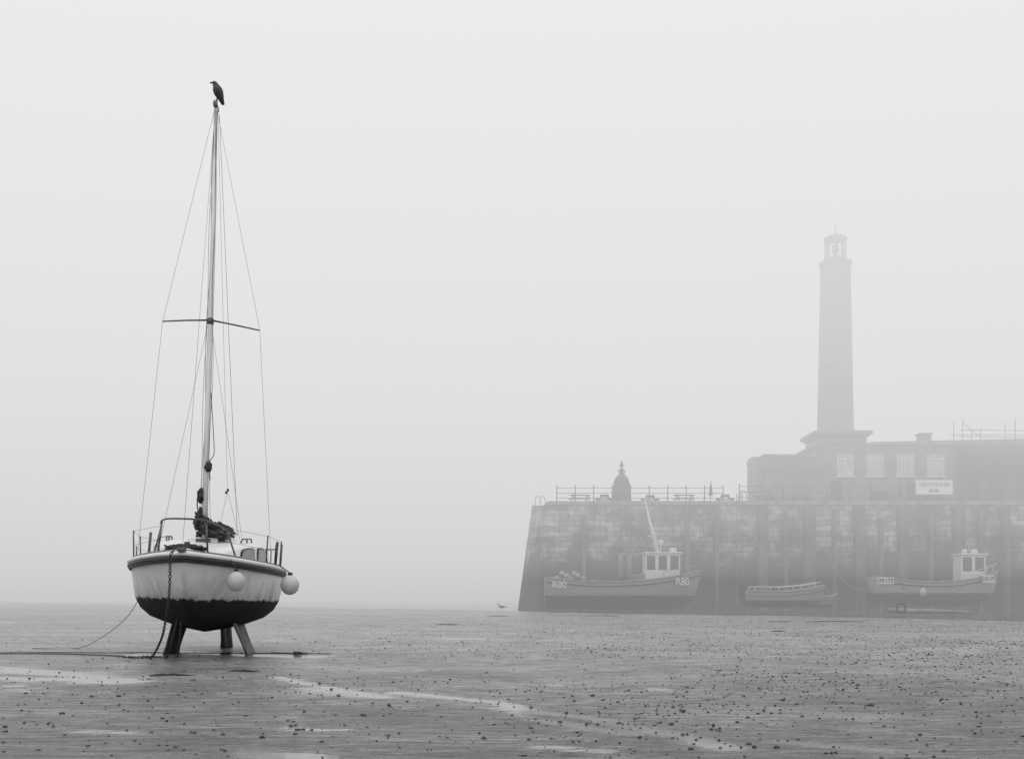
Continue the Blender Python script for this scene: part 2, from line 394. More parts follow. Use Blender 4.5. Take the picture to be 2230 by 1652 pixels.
def win(name,s0,s1,grow,off,mat,side=1):
    P=[];cx=(s0+s1)/2;hw=(s1-s0)/2+grow; cq=.46;hq=.27+grow*1.6
    for i in range(28):
        th=2*math.pi*i/28; c,s_=math.cos(th),math.sin(th)
        e=.45; a=math.copysign(abs(c)**e,c); bq=math.copysign(abs(s_)**e,s_)
        s=cx+hw*a+ .05*bq; q=cq+hq*bq; pw=np.interp(q,[0,.25,.7,.84],[1,.985,.955,.92])
        p=cab(s,pw,q,off); P.append((p[0]*side,p[1],p[2]))
    return mk(name,P,[tuple(range(28))],mat,sb_)
for sd,nm in ((1,'port'),(-1,'starboard')):
    for i,(a,c) in enumerate(((1.92,2.42),(2.62,3.1),(3.35,3.85))):
        win('window_frame_%s_%d'%(nm,i),a,c,.035,.010,M_black,sd); win('window_%s_%d'%(nm,i),a,c,0,.018,M_glass,sd)
box('fore_hatch',(-.25,2.05,1.93),(.25,2.45,2.02),M_white,sb_,.02)
for sd in (-1,1):
    tube('grab_rail_%d'%sd,[(sd*.62,2.3,1.96),(sd*.64,2.4,2.03),(sd*.70,3.3,2.08),(sd*.70,3.4,2.02)],.014,M_steel,sb_)
    tube('grab_rail_foot_%d'%sd,[(sd*.67,2.85,1.95),(sd*.67,2.85,2.05)],.014,M_steel,sb_)
box('companion_slide',(-.35,3.5,2.02),(.35,4.25,2.10),M_white,sb_,.02)
MY=2.15
tube('mast',[(0.02,MY,1.95),(0.02,MY,4),(0.02,MY,7),(0.0,MY,9.38)],[.052,.050,.043,.032],M_alu,sb_,14,1.3)
tube('mast_track',[(0.045,MY-.045,2.3),(0.03,MY-.035,9.3)],.006,M_steel,sb_,6)
box('mast_step',(-.10,MY-.12,1.93),(.14,MY+.12,2.0),M_steel,sb_,.01)
box('masthead_fitting',(-.035,MY-.12,9.36),(.035,MY+.16,9.42),M_steel,sb_,.008)
tube('masthead_light',[(0,MY+.03,9.42),(0,MY+.03,9.49)],[.025,.02],M_white,sb_,10)
SZ=5.73
tube('spreader_port',[(.05,MY,SZ),(.45,MY+.03,SZ-.05),(.84,MY+.06,SZ-.105)],[.016,.014,.012],M_steel,sb_)
tube('spreader_starboard',[(-.03,MY,SZ),(-.4,MY+.03,SZ-.02),(-.78,MY+.06,SZ-.055)],[.016,.014,.012],M_steel,sb_)
tube('spreader_bracket',[(0.02,MY,SZ-.07),(0.02,MY,SZ+.03)],.054,M_steel,sb_,10,1.35)
W_=.0030
def wire(name,*p,r=W_): return tube(name,p,r,M_wire,sb_,6)
wire('shroud_port',(.02,MY,9.33),(.84,MY+.06,SZ-.1),(1.14,MY+.25,1.6))
wire('shroud_starboard',(-.02,MY,9.33),(-.78,MY+.06,SZ-.05),(-1.12,MY+.25,1.6))
wire('lower_shroud_starboard',(-.03,MY,SZ-.1),(-.62,MY-.75,1.62))
wire('lower_shroud_port',(.04,MY,SZ-.1),(.52,MY+1.4,2.05))
wire('forestay',(0,MY-.08,9.3),(-.02,.08,1.72))
wire('backstay',(0.02,MY+.12,9.38),(.04,5.2,3.1),(.35,6.2,1.7)); wire('backstay_b',(.04,5.2,3.1),(-.35,6.2,1.7))
wire('topping_lift',(0.05,MY+.1,9.3),(.32,4.6,2.2),r=.004)
for i in range(2): box('backstay_block_%d'%i,(.0+.03*i,5.16,3.05+.05*i),(.04+.03*i,5.2,3.10+.05*i),M_black,sb_)
for i,(dx,dy,wv) in enumerate(((-.075,-.02,.012),(.085,0.0,.02),(-.06,.03,.018))):
    pts=[(dx*(1-q/16)+wv*math.sin(q*1.3+i*2)+.02*(1-q/12),MY+dy-.06,2.3+q*7/12) for q in range(13)]
    tube('halyard_%d'%i,crpath(pts,40),.0036,M_rope,sb_,6)
tube('halyard_loop',crpath([(.07,MY-.05,4.5),(.13,MY-.05,3.8),(.15,MY-.05,3.45),(.08,MY-.05,3.3),(.10,MY-.05,3.0)],24),.007,M_rope,sb_,6)
blob('rope_coil_a',(.06,MY-.05,3.22),(.055,.06,.075),M_dark,sb_,.8,3,3,1)
blob('rope_coil_b',(-.05,MY-.05,2.72),(.045,.05,.12),M_dark,sb_,.9,3,3,5)
tube('rope_hang',crpath([(-.05,MY-.06,2.85),(-.10,MY-.07,2.6),(-.07,MY-.07,2.4),(-.1,MY-.07,2.25)],16),.012,M_rope,sb_,6)
blob('bundled_sail',(.10,MY+.12,2.13),(.19,.28,.14),M_dark,sb_,.75,2.2,5,2)
blob('bundled_sail_top',(-.04,MY+.02,2.31),(.09,.11,.15),M_dark,sb_,.8,2.5,5,9)
blob('bundled_sail_fold',(.24,MY+.2,2.09),(.19,.25,.09),gray('sail_cloth',.10,.9,.6,12,.5),sb_,.6,2.4,5,13)
tube('boom',[(.04,MY+.08,2.32),(.22,4.9,2.22)],.04,M_alu,sb_,10)
blob('furled_sail',(.16,3.8,2.24),(.11,1.15,.10),M_dark,sb_,.5,3,5,21)
PZ=2.17
top=crpath([(-.50,1.05,PZ-.03),(-.45,.7,PZ),(-.33,.3,PZ+.02),(-.16,.06,PZ+.02),(0.02,.0,PZ+.02),(.20,.08,PZ+.02),(.33,.3,PZ+.01),(.45,.7,PZ-.03),(.52,1.05,PZ-.07)],40)
tube('pulpit_rail',top,.0145,M_steel,sb_)
for i,(a,c) in enumerate((((-.50,1.05,PZ-.03),(-.62,1.1,1.62)),((-.40,.5,PZ+.005),(-.46,.55,1.64)),((.30,.25,PZ),(.33,.3,1.66)),((.52,1.05,PZ-.07),(.68,1.15,1.62)))):
    tube('pulpit_leg_%d'%i,[a,c],.0145,M_steel,sb_)
tube('pulpit_brace',crpath([(-.55,1.07,1.95),(-.42,.55,1.93),(-.2,.12,1.92)],10),.006,M_wire,sb_)
for sd in (-1,1):
    P=[]
    for i,s in enumerate((1.95,3.3,4.7,5.9)):
        bb=cr(BX,BY,s)-.06; z=cr(SX,SY,s)
        tube('stanchion_%d_%d'%(sd,i),[(sd*bb,s,z),(sd*(bb+.02),s,z+.50)],.0125,M_steel,sb_); P.append((sd*(bb+.02),s,z+.49))
    s0=(sd*.51,1.05,PZ-.04)
    tube('lifeline_%d'%sd,[s0]+P,.003,M_wire,sb_,6)
    tube('lifeline_low_%d'%sd,[(s0[0],s0[1],s0[2]-.22)]+[(p[0],p[1],p[2]-.23) for p in P],.003,M_wire,sb_,6)
    tube('turnbuckle_%d'%sd,[(sd*1.13,MY+.25,1.62),(sd*1.13,MY+.245,1.85)],.010,M_steel,sb_)
tube('pushpit',crpath([(-1.0,5.3,2.0),(-.98,6.0,2.02),(-.6,6.25,2.02),(.6,6.25,2.02),(.98,6.0,2.02),(1.0,5.3,2.0)],30),.0125,M_steel,sb_)
tube('boathook',[(-1.02,2.9,1.62),(-1.0,2.95,2.12)],.024,gray('wood_pole',.1,.8,.3,9,.2),sb_)
tube('outboard_stem',[(1.12,3.6,1.58),(1.15,3.6,2.06)],.025,M_black,sb_)
box('bow_roller',(-.07,-.12,1.69),(.05,.28,1.75),M_steel,sb_,.01)
tube('samson_post',[(.0,.42,1.7),(.0,.42,1.86)],.045,M_black,sb_,10)
tube('samson_bar',[(-.12,.42,1.81),(.12,.42,1.81)],.02,M_black,sb_,8)
for i in range(9):
    a=random.uniform(-.24,.36); s=random.uniform(.25,.6)
    if abs(a)>s*.8: a*=.5
    blob('chain_heap_%d'%i,(a,s,1.735+random.random()*.03),(.09,.09,.035+.02*random.random()),M_rust,sb_,1.2,4,3,i*3)
tube('anchor_shank',[(-.30,.8,1.73),(.05,.35,1.80)],.018,M_rust,sb_); tube('anchor_fluke',[(-.42,.85,1.82),(-.30,.8,1.74),(-.2,.95,1.80)],[.01,.045,.01],M_rust,sb_,8,.4)
tube('bow_rope_slack',crpath([(.33,.3,1.69),(.55,.6,1.60),(.69,.72,1.64)],12),.011,M_rope,sb_)
M_f=gray('fender_pvc',.50,.5,.10,5,.03)
def fender(name,x,s,z,r,t0):
    g_=lathe(name,[(.001,-r*1.02),(r*.3,-r*.98),(r*.6,-r*.82),(r*.85,-r*.52),(r*.98,-r*.12),(r*.99,r*.15),(r*.88,r*.5),(r*.66,r*.78),(r*.4,r*.96),(r*.24,r*1.06),(r*.22,r*1.3),(r*.1,r*1.34)],M_f,sb_,28,(x,s,z))
    lathe(name+'_cap',[(r*.25,r*1.06),(r*.26,r*1.33),(r*.1,r*1.36)],M_black,sb_,14,(x,s,z))
    tube(name+'_line',crpath([(x,s,z+r*1.3),((x+t0[0])/2+.01,s,(z+r*1.3+t0[2])/2),t0],8),.008,M_rope,sb_)
fender('fender_a',.735,.60,1.27,.15,(.60,.68,1.67)); fender('fender_b',1.47,2.35,1.255,.165,(1.22,2.35,1.62))
M_keel=gray('keel_weed',.03,.8,.6,14,.6); M_keel2=gray('keel_worn',.12,.7,.7,6,.4,0,(1,1,.4))
def blade(name,root,tip,s0,s1,ts0,ts1,th0,th1,mat):
    V=[]
    NS=14; NZ=6
    for k in range(NZ+1):
        t=k/NZ; x=root[0]+(tip[0]-root[0])*t; z=root[1]+(tip[1]-root[1])*t
        a=s0+(ts0-s0)*t; c=s1+(ts1-s1)*t; th=th0+(th1-th0)*t
        if k==NZ: th*=1.35
        if k==NZ-1: th*=1.15
        for j in range(NS):
            u=2*math.pi*j/NS; V.append((x+th/2*math.sin(u),(a+c)/2+(c-a)/2*math.cos(u),z))
    F=[]
    for k in range(NZ):
        for j in range(NS): F.append((k*NS+j,k*NS+(j+1)%NS,(k+1)*NS+(j+1)%NS,(k+1)*NS+j))
    F.append(tuple(range(NS)));F.append(tuple(range(NZ*NS,(NZ+1)*NS)))
    return mk(name,V,F,mat,sb_,True)
blade('keel_starboard',(-.42,.58),(-.60,-.07),2.0,3.7,2.25,3.5,.15,.17,M_keel)
blade('keel_port',(.55,.58),(.80,-.02),2.1,3.7,2.4,3.5,.12,.12,M_keel2)
blade('skeg',(0.02,.62),(0.05,-.02),4.9,5.6,5.2,5.6,.09,.12,M_keel)
blade('rudder',(0.02,1.3),(0.06,-.01),5.75,6.4,5.6,6.1,.07,.16,M_keel)
# ------------------------------------------------------------------ chains & ropes
ch=[]
def grd(x,y,h=.012): return (x,y,gz(x,y)+h)
ch+=chain_parts(crpath([(-5.08,16.50,1.70),(-5.12,16.46,1.62),(-5.14,16.5,1.3),(-5.19,16.6,1.0),(-5.34,16.9,.6),(-5.52,17.25,.32),grd(-5.85,17.75),grd(-6.15,17.8),grd(-6.3,18.0)],60),.060,.007)
ch+=chain_parts(crpath([(-5.30,17.35,.62),(-5.38,17.4,.35),grd(-5.62,17.8),grd(-5.9,18.0),grd(-6.3,17.9),grd(-6.5,18.2),grd(-7.4,18.6),grd(-8.6,18.9),grd(-10.8,19.2)],80),.050,.0055)
ch+=chain_parts(crpath([(-5.22,17.3,.6),(-5.30,17.5,.3),grd(-5.5,18.0),grd(-5.75,18.05),grd(-6.1,18.1)],40),.05,.006)
multi('anchor_chain',ch,M_rust,None,True)
rp=[grd(-12+i*.55,19.5+.10*math.sin(i*1.1)+.05*math.sin(i*2.7),.007) for i in range(17)]
rope=group('mooring_rope')
tube('ground_line',crpath(rp,120),.007,M_rope,rope,6)
tube('hull_line',crpath([(-6.55,19.3,.98),(-7.0,19.9,.62),(-7.7,20.6,.25),grd(-8.4,21.2),grd(-9.3,21.3)],40),.006,M_rope,rope,6)
tube('line_right',crpath([grd(-4.3,19.6),grd(-3.9,19.4),grd(-3.75,19.15),grd(-3.6,19.4),grd(-3.9,19.55)],40),.010,M_rope,rope,6)
blob('knot',grd(-3.75,19.15,.03),(.06,.05,.025),M_rope,rope,.8,3,3,4)

# ------------------------------------------------------------------ birds
def crow():
    Mx=Matrix.Translation(sb_.location)@sb_.rotation_euler.to_matrix().to_4x4()
    p=Mx@Vector((0,MY+.03,9.49))
    c=group('crow',p,(0,0,R(12)))
    P=[(.098,0,-.035),(.086,0,.0),(.072,0,.045),(.054,0,.09),(.036,0,.135),(.018,0,.18),(.004,0,.218),(-.008,0,.247),(-.022,0,.270),(-.036,0,.283),(-.052,0,.286),(-.06,0,.286)]
    r=[.024,.034,.048,.064,.075,.074,.062,.047,.042,.037,.024,.012]
    tube('body',crpath(P,44),[cr(range(12),r,q/4) for q in range(45)],M_crow,c,18,.92)
    tube('beak',[(-.046,0,.285),(-.07,0,.286),(-.092,0,.283),(-.106,0,.275)],[.018,.014,.009,.002],M_crow,c,10,.8)
    for sd in (-1,1):
        tube('wing_%d'%sd,crpath([(-.002,sd*.050,.205),(.03,sd*.062,.165),(.06,sd*.056,.10),(.085,sd*.034,.03),(.105,sd*.012,-.04)],16),[.018+.016*math.sin(math.pi*(.1+.8*q/16)) for q in range(17)],M_crow,c,12,.55)
        tube('leg_%d'%sd,[(.03,sd*.022,.09),(.012,sd*.02,.045),(.0,sd*.018,.004)],[.02,.008,.005],M_crow,c,8)
        tube('foot_%d'%sd,[(.025,sd*.018,.002),(-.04,sd*.02,.003)],.006,M_crow,c,6)
        blob('eye_%d'%sd,(-.04,sd*.032,.290),(.006,.004,.006),M_steel,c,0,1,2)
    c.scale=(1.08,1.08,1.08)
    return c
crow()
def gull():
    c=group('seagull',(-.86,85,gz(-.86,85)-.05),(0,0,0)); wm=gray('gull_white',.45,.7,.1,9,0); gm_=gray('gull_grey',.12,.7,.2,9,0)
    P=[(.30,0,.26),(.20,0,.27),(.08,0,.28),(-.04,0,.31),(-.11,0,.36),(-.14,0,.42),(-.16,0,.47),(-.20,0,.49),(-.225,0,.485)]
    r=[.015,.05,.09,.095,.07,.048,.052,.045,.02]
    tube('body',crpath(P,32),[cr(range(9),r,q/4) for q in range(33)],wm,c,14)
    tube('beak',[(-.22,0,.483),(-.29,0,.465)],[.018,.004],gm_,c,8)
    for sd in (-1,1):
        tube('wing_%d'%sd,crpath([(-.05,sd*.07,.33),(.08,sd*.08,.30),(.22,sd*.05,.28),(.38,sd*.02,.26)],12),[.04,.05,.06,.065,.065,.06,.055,.05,.04,.03,.022,.015,.008],gm_,c,10,.5)
        tube('leg_%d'%sd,[(.02,sd*.03,.22),(.03,sd*.03,.11),(.02,sd*.03,.0)],[.014,.010,.010],gm_,c,6); tube('foot_%d'%sd,[(.03,sd*.03,.008),(-.06,sd*.04,.008)],[.01,.02],gm_,c,6,.4)
    c.scale=(1.2,1.2,1.2)
gull()

# ------------------------------------------------------------------ PIER
wm,nt,b=newmat('pier_stone')
ge=nd(nt,'ShaderNodeNewGeometry'); sp=nd(nt,'ShaderNodeSeparateXYZ'); nt.links.new(ge.outputs['Position'],sp.inputs[0])
cb=nd(nt,'ShaderNodeCombineXYZ'); nt.links.new(math_(nt,'MULTIPLY_ADD',sp.outputs[1],.6,sp.outputs[0]),cb.inputs[0]); nt.links.new(sp.outputs[2],cb.inputs[1])
dn=nd(nt,'ShaderNodeTexNoise'); dn.inputs['Scale'].default_value=.9; nt.links.new(ge.outputs['Position'],dn.inputs['Vector'])
vm=nd(nt,'ShaderNodeVectorMath',operation='MULTIPLY_ADD'); nt.links.new(dn.outputs['Color'],vm.inputs[0]); vm.inputs[1].default_value=(.5,.35,0); nt.links.new(cb.outputs[0],vm.inputs[2])
bk=nd(nt,'ShaderNodeTexBrick'); nt.links.new(vm.outputs[0],bk.inputs['Vector']); bk.inputs['Scale'].default_value=1; bk.inputs['Brick Width'].default_value=1.15; bk.inputs['Row Height'].default_value=.46
bk.inputs['Mortar Size'].default_value=.03; bk.inputs['Mortar Smooth'].default_value=.8; bk.inputs['Color1'].default_value=(.42,.42,.42,1); bk.inputs['Color2'].default_value=(.14,.14,.14,1); bk.inputs['Mortar'].default_value=(.07,.07,.07,1)
def wn(scl,st,det=6,rg=.6):
    mp=nd(nt,'ShaderNodeMapping'); mp.inputs['Scale'].default_value=st; nt.links.new(ge.outputs['Position'],mp.inputs[0])
    n=nd(nt,'ShaderNodeTexNoise'); n.inputs['Scale'].default_value=scl; n.inputs['Detail'].default_value=det; n.inputs['Roughness'].default_value=rg; nt.links.new(mp.outputs[0],n.inputs['Vector']); return n.outputs[0]
a1=wn(.35,(1,1,.8)); a2=wn(2.2,(1,1,.25)); a3=wn(6,(1,1,1)); a4=wn(.5,(1,1,1.2))
mA=math_(nt,'MULTIPLY',bk.outputs['Color'],ramp(nt,a1,[(.38,.18),(.60,1.0)])); mB=math_(nt,'MULTIPLY',math_(nt,'MULTIPLY',mA,ramp(nt,a2,[(.3,.4),(.7,1.0)])),2.3)
zf=math_(nt,'ADD',math_(nt,'MULTIPLY_ADD',math_(nt,'SUBTRACT',a4,.5),4.0,sp.outputs[2]),math_(nt,'MULTIPLY',math_(nt,'SUBTRACT',a3,.5),1.0))
wf=ramp(nt,math_(nt,'MULTIPLY',zf,.1),[(.38,0),(.56,1)])
mC=nd(nt,'ShaderNodeMixRGB'); nt.links.new(wf,mC.inputs[0]); nt.links.new(ramp(nt,a3,[(.3,.010),(.7,.035)]),mC.inputs[1]); nt.links.new(mB,mC.inputs[2])
nt.links.new(mC.outputs[0],b.inputs['Base Color']); b.inputs['Roughness'].default_value=.85
bp=nd(nt,'ShaderNodeBump'); bp.inputs['Distance'].default_value=.08; bp.inputs['Strength'].default_value=.8; nt.links.new(math_(nt,'ADD',bk.outputs['Fac'],math_(nt,'MULTIPLY',a3,-.8)),bp.inputs['Height']); nt.links.new(bp.outputs[0],b.inputs['Normal'])
bp.invert=True
pier=group('harbour_pier',(0,0,0))
bot=[(2.3,94.6),(140,94.6),(140,112),(2.6,112),(0.5,106),(0.42,101)]
topo=[(2.75,95.2),(140,95.2),(140,111.5),(3.5,111.5),(1.9,106),(1.78,101)]
V=[(x,y,-1) for x,y in bot]+[(x,y,9.0) for x,y in topo]; n=6
mk('pier_wall',V,[tuple(range(n)),tuple(range(n,2*n))]+[(i,(i+1)%n,n+(i+1)%n,n+i) for i in range(n)],wm,pier)
M_cop=gray('coping_stone',.26,.8,.4,2.5,.3); M_conc=gray('pier_timber_pile',.12,.85,.45,1.5,.4,0,(1,1,.3)); M_paleconc=gray('pale_concrete',.27,.8,.3,1.2,.2)
parts=[];x=3.1
while x<120:
    l=random.uniform(1.1,1.7); parts.append(boxd((x,94.98+random.uniform(-.03,.03),9.0),(x+l-.025,96.0,9.33+random.uniform(-.02,.02)))); x+=l
multi('coping',parts,M_cop,pier)
box('pier_deck',(2.9,96.02,9.0),(130,111,9.28),gray('deck_paving',.2,.8,.3,1,.1),pier)
box('head_step',(1.85,101.0,9.0),(2.88,105.5,9.45),M_cop,pier,.04)
pl=[]
for xc,wd in ((21.6,.8),(25.6,.95),(29.9,.8),(33.7,.8),(38.5,.9),(42.5,.6),(47,.9),(52,.9),(57,.9),(17.6,.35)):
    pl.append(boxd((xc-wd/2,94.2,-.5),(xc+wd/2,95.25,8.85)))
o=multi('fender_piles',pl,gray('pile_concrete',.10,.85,.5,1.0,.4,0,(1,1,.4)),pier); bev(o,.04)
pl=[]
for xc in (6.2,11.6,15.1,23.6,27.8,31.8,36.1,40.4,45):
    pl.append(boxd((xc-.16,94.45,-.5),(xc+.16,94.95,8.2+random.uniform(-.6,.5))))
multi('timber_rubbers',pl,M_conc,pier)
pl=[]
for i in range(230):
    xx=random.uniform(3.5,60); z=random.uniform(3.4,8.7); z=round(z/.46)*.46+.03; l=random.uniform(.5,1.5)
    y0=94.62+ .6*(z+1)/10 - random.uniform(.03,.10)
    pl.append(boxd((xx,y0,z),(xx+l,95.3,z+.40)))
o=multi('proud_blocks',pl,wm,pier)
for i,(xx,z) in enumerate(((16.1,8.2),(41.2,8.4),(8.1,8.3))): box('plate_%d'%i,(xx,94.9,z),(xx+.42,95.02,z+.42),M_paleconc,pier)
pl=[]
for xx in (19.3,19.8): pl.append(boxd((xx-.03,94.3,0),(xx+.03,94.36,9.9)))
for k in range(30): pl.append(boxd((19.3,94.31,.2+k*.3),(19.8,94.35,.25+k*.3)))
multi('ladder',pl,M_steel,pier)
tube('hanging_rope',crpath([(26.9,94.3,6.2),(27.4,94.2,4.0),(28.6,94.1,2.2),(30.0,94.0,1.7),(31.2,93.9,2.4)],24),.03,M_paleconc,pier,6)
for i,xx in enumerate((2.15,2.6,19.9)):
    tube('hoop_%d'%i,crpath([(xx,101 if i<2 else 95.5,9.3),(xx,101 if i<2 else 95.5,10.0),(xx+.2,101 if i<2 else 95.5,10.3),(xx+.45,101 if i<2 else 95.5,10.0),(xx+.45,101 if i<2 else 95.5,9.3)],20),.035,M_conc,pier,6)
M_rail=gray('painted_rail',.07,.6,.3,5,0)
def railing(x0,x1,y,h,step,nr=3):
    g=group('pier_railing',(x0,y,9.3)); P=[]; n=int((x1-x0)/step)
    for i in range(n+1):
        xx=i*(x1-x0)/n; P.append(sweepdata([(xx,0,0),(xx,0,h+.12)],.045,8)); V,F=sweepdata([(xx,0,h+.08),(xx,0,h+.16),(xx,0,h+.22)],[.05,.075,.02],8); P.append((V,F))
        if i%2==0: P.append(sweepdata([(xx,0,h*.7),(xx,.6,0)],.03,6))
    for k in range(nr):
        z=h*(1-k*.36); P.append(sweepdata([(0,0,z),(x1-x0,0,z)],.03,6))
    multi('posts_and_rails',P,M_rail,g,True)
railing(3.9,18.4,95.7,1.22,1.45); railing(19.8,60,95.6,1.35,1.9)
def picnic(x,y,rz=0.0,s=1.0):
    g=group('picnic_table',(x,y,9.28),(0,0,rz)); P=[]
    for i in range(5): P.append(boxd((-.9,-.38+i*.155,.72),(.9,-.38+i*.155+.14,.76)))
    for sd in (-1,1):
        for j in range(2): P.append(boxd((-.9,sd*.68-.15+j*.15,.43),(.9,sd*.68-.01+j*.15-.0,.47)))
    for xx in (-.65,.65):
        P.append(boxd((xx-.03,-.8,.36),(xx+.03,.8,.43))); P.append(boxd((xx-.03,-.36,.65),(xx+.03,.36,.72)))
        for sd in (-1,1): P.append(sweepdata([(xx+.05,sd*.25,.72),(xx+.05,sd*.72,0)],.05,4))
    multi('table_and_benches',P,M_conc,g)
for i,(x,r) in enumerate(((6.0,.2),(8.2,1.5),(12.3,1.45),(15.2,.1),(18.9,1.4),(22.5,0),(25.5,.1),(33,.1),(37.4,.2))): picnic(x,97.0+(i%3)*.4,r)
for i in range(2):
    g=group('parasol',(17.6+i*16.8,97.2,9.28)); lathe('closed_canopy',[(.02,1.9),(.09,1.6),(.14,1.1),(.2,.75),(.1,.7)],M_dark,g,10); tube('pole',[(0,0,0),(0,0,2.0)],.03,M_rail,g); lathe('base',[(.3,0),(.3,.08),(.05,.1)],M_rail,g,12)
st=group('shell_lady_statue',(9.75,97.6,9.28)); M_br=gray('bronze',.05,.5,.4,4,.3,.4)
lathe('plinth',[(.86,0),(.86,.35),(.80,.4)],M_br,st,24)
lathe('shell_skirt',[(.80,.38),(.80,.8),(.79,1.2),(.77,1.6),(.70,1.95),(.58,2.25),(.42,2.48),(.30,2.6),(.2,2.66)],M_br,st,40,(0,0,0),lambda th,z:.04*math.sin(th*10)+.02*math.sin(z*9))
tube('torso',crpath([(0,0,2.5),(0,0,2.75),(0,0,2.98),(0,0,3.12),(0,0,3.2)],12),[.24,.19,.16,.15,.165,.18,.19,.19,.185,.16,.10,.06,.055],M_br,st,14,.8)
for sd in (-1,1): tube('arm_%d'%sd,crpath([(sd*.17,0,3.08),(sd*.27,-.03,2.88),(sd*.2,-.16,2.72),(sd*.04,-.2,2.74)],10),.045,M_br,st,8)
tube('head',crpath([(0,0,3.18),(0,-.01,3.26),(0,-.02,3.36),(0,0,3.5)],8),[.05,.06,.09,.115,.125,.12,.11,.08,.03],M_br,st,14)
lathe('bonnet',[(.17,3.38),(.19,3.42),(.15,3.5),(.12,3.62),(.05,3.74),(.04,3.86),(.01,3.9)],M_br,st,16)

# ------------------------------------------------------------------ building
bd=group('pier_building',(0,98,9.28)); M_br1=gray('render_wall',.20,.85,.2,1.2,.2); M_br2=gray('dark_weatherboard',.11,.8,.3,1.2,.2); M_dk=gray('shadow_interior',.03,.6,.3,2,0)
M_frame=gray('white_frame',.7,.5,.05,2,0); M_pane=gray('pane_blinds',.55,.3,.25,1.4,0)
box('west_block',(22.5,0,0),(27.0,7,4.30),M_br1,bd); box('west_coping',(22.42,-.1,4.30),(27.1,7.1,4.48),M_cop,bd); box('west_corner_parapet',(22.5,4.6,4.48),(24.0,7.0,4.85),M_br1,bd)
wins=[(29.0,30.55),(31.65,33.25),(34.35,35.95),(37.05,38.65)]
z0,z1=2.55,4.62
box('main_below',(27.0,0,0),(39.6,.4,z0),M_br1,bd); box('main_above',(27.0,0,z1),(39.6,.4,5.3),M_br1,bd)
xs=[27.0]+[v for p in wins for v in p]+[39.6]
for i in range(0,len(xs),2): box('wall_pier_%d'%i,(xs[i],0,z0),(xs[i+1],.4,z1),M_br1,bd)
for i,(a,c) in enumerate(wins):
    box('pane_%d'%i,(a,.22,z0),(c,.26,z1),M_pane,bd); box('sill_%d'%i,(a-.1,-.12,z0-.12),(c+.1,.2,z0),M_frame,bd)
    P=[boxd((a,.1,z0),(a+.1,.2,z1)),boxd((c-.1,.1,z0),(c,.2,z1)),boxd(((a+c)/2-.05,.1,z0),((a+c)/2+.05,.2,z1)),boxd((a+.1,.12,z1-.62),(c-.1,.19,z1-.5)),boxd((a+.1,.12,z1-.1),(c-.1,.19,z1))]
    multi('window_frame_%d'%i,P,M_frame,bd)
box('rear_mass',(27.2,.42,0),(60,7,5.2),M_br2,bd)
box('roof_parapet',(31.9,-.25,5.3),(75,7.3,5.55),M_cop,bd,0,.9)
box('roof_parapet_west',(27.12,-.12,5.3),(27.6,7.2,5.45),M_cop,bd)
box('veranda_fascia',(39.6,-1.6,4.35),(75,-1.4,5.1),M_br2,bd); box('veranda_roof',(39.6,-1.4,4.95),(75,.4,5.1),M_br2,bd)
for i in range(14):
    xx=39.8+i*2.45; box('post_%d'%i,(xx,-1.55,0),(xx+.18,-1.38,4.35),M_rail,bd)
    tube('brace_%d'%i,[(xx+.1,-1.46,3.4),(xx+.9,-1.46,4.3)],.05,M_rail,bd,6)
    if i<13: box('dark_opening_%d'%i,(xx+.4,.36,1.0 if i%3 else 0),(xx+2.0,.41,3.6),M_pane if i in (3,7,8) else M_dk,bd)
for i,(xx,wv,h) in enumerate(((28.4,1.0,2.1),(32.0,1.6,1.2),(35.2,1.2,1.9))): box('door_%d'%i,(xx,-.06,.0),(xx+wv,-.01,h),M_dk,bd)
box('notice_a',(22.7,-.06,1.4),(23.4,-.01,2.3),M_paleconc,bd); box('notice_b',(23.8,-.06,2.0),(24.2,-.01,2.5),M_paleconc,bd)
box('chimney',(37.2,2.0,5.5),(38.2,3.0,6.55),M_br1,bd,.02); box('chimney_cap',(37.1,1.9,6.55),(38.3,3.1,6.68),M_cop,bd)
sc=group('scaffolding',(40.4,98.4,14.7)); P=[]
for xx,h in ((0,2.3),(1.6,1.4),(4.7,2.2),(7.5,1.6),(10,2.3)): P.append(sweepdata([(xx,0,-.2 if xx else -5),(xx,0,h)],.035,6)); P.append(sweepdata([(xx,2,0),(xx,2,h)],.035,6))
for z in (.55,1.15): P.append(sweepdata([(-.3,0,z+.15),(11,0,z)],.03,6)); P.append(sweepdata([(-.3,2,z),(11,2,z)],.03,6))
P.append(sweepdata([(0,0,1.9),(1.6,0,.6)],.03,6))
multi('poles',P,M_rail,sc,True)
sg=group('bar_sign',(36.65,95.35,10.55)); box('board',(-1.6,-.06,-.62),(1.6,.0,.62),gray('sign_board',.85,.5,.04,1,0),sg,.01)
M_let=gray('sign_letters',.10,.6,.1,3,0)
text('letters_top','LIGHTHOUSE',.40,(0,-.07,.22),(R(90),0,0),M_let,sg,.004,'CENTER',1.15,.008); text('letters_bottom','BAR',.40,(0,-.07,-.30),(R(90),0,0),M_let,sg,.004,'CENTER',1.25,.008)
for sd in (-1.2,1.2): box('bracket_%s'%sd,(sd-.04,0.002,-1.2),(sd+.04,.06,.5),M_rail,sg)

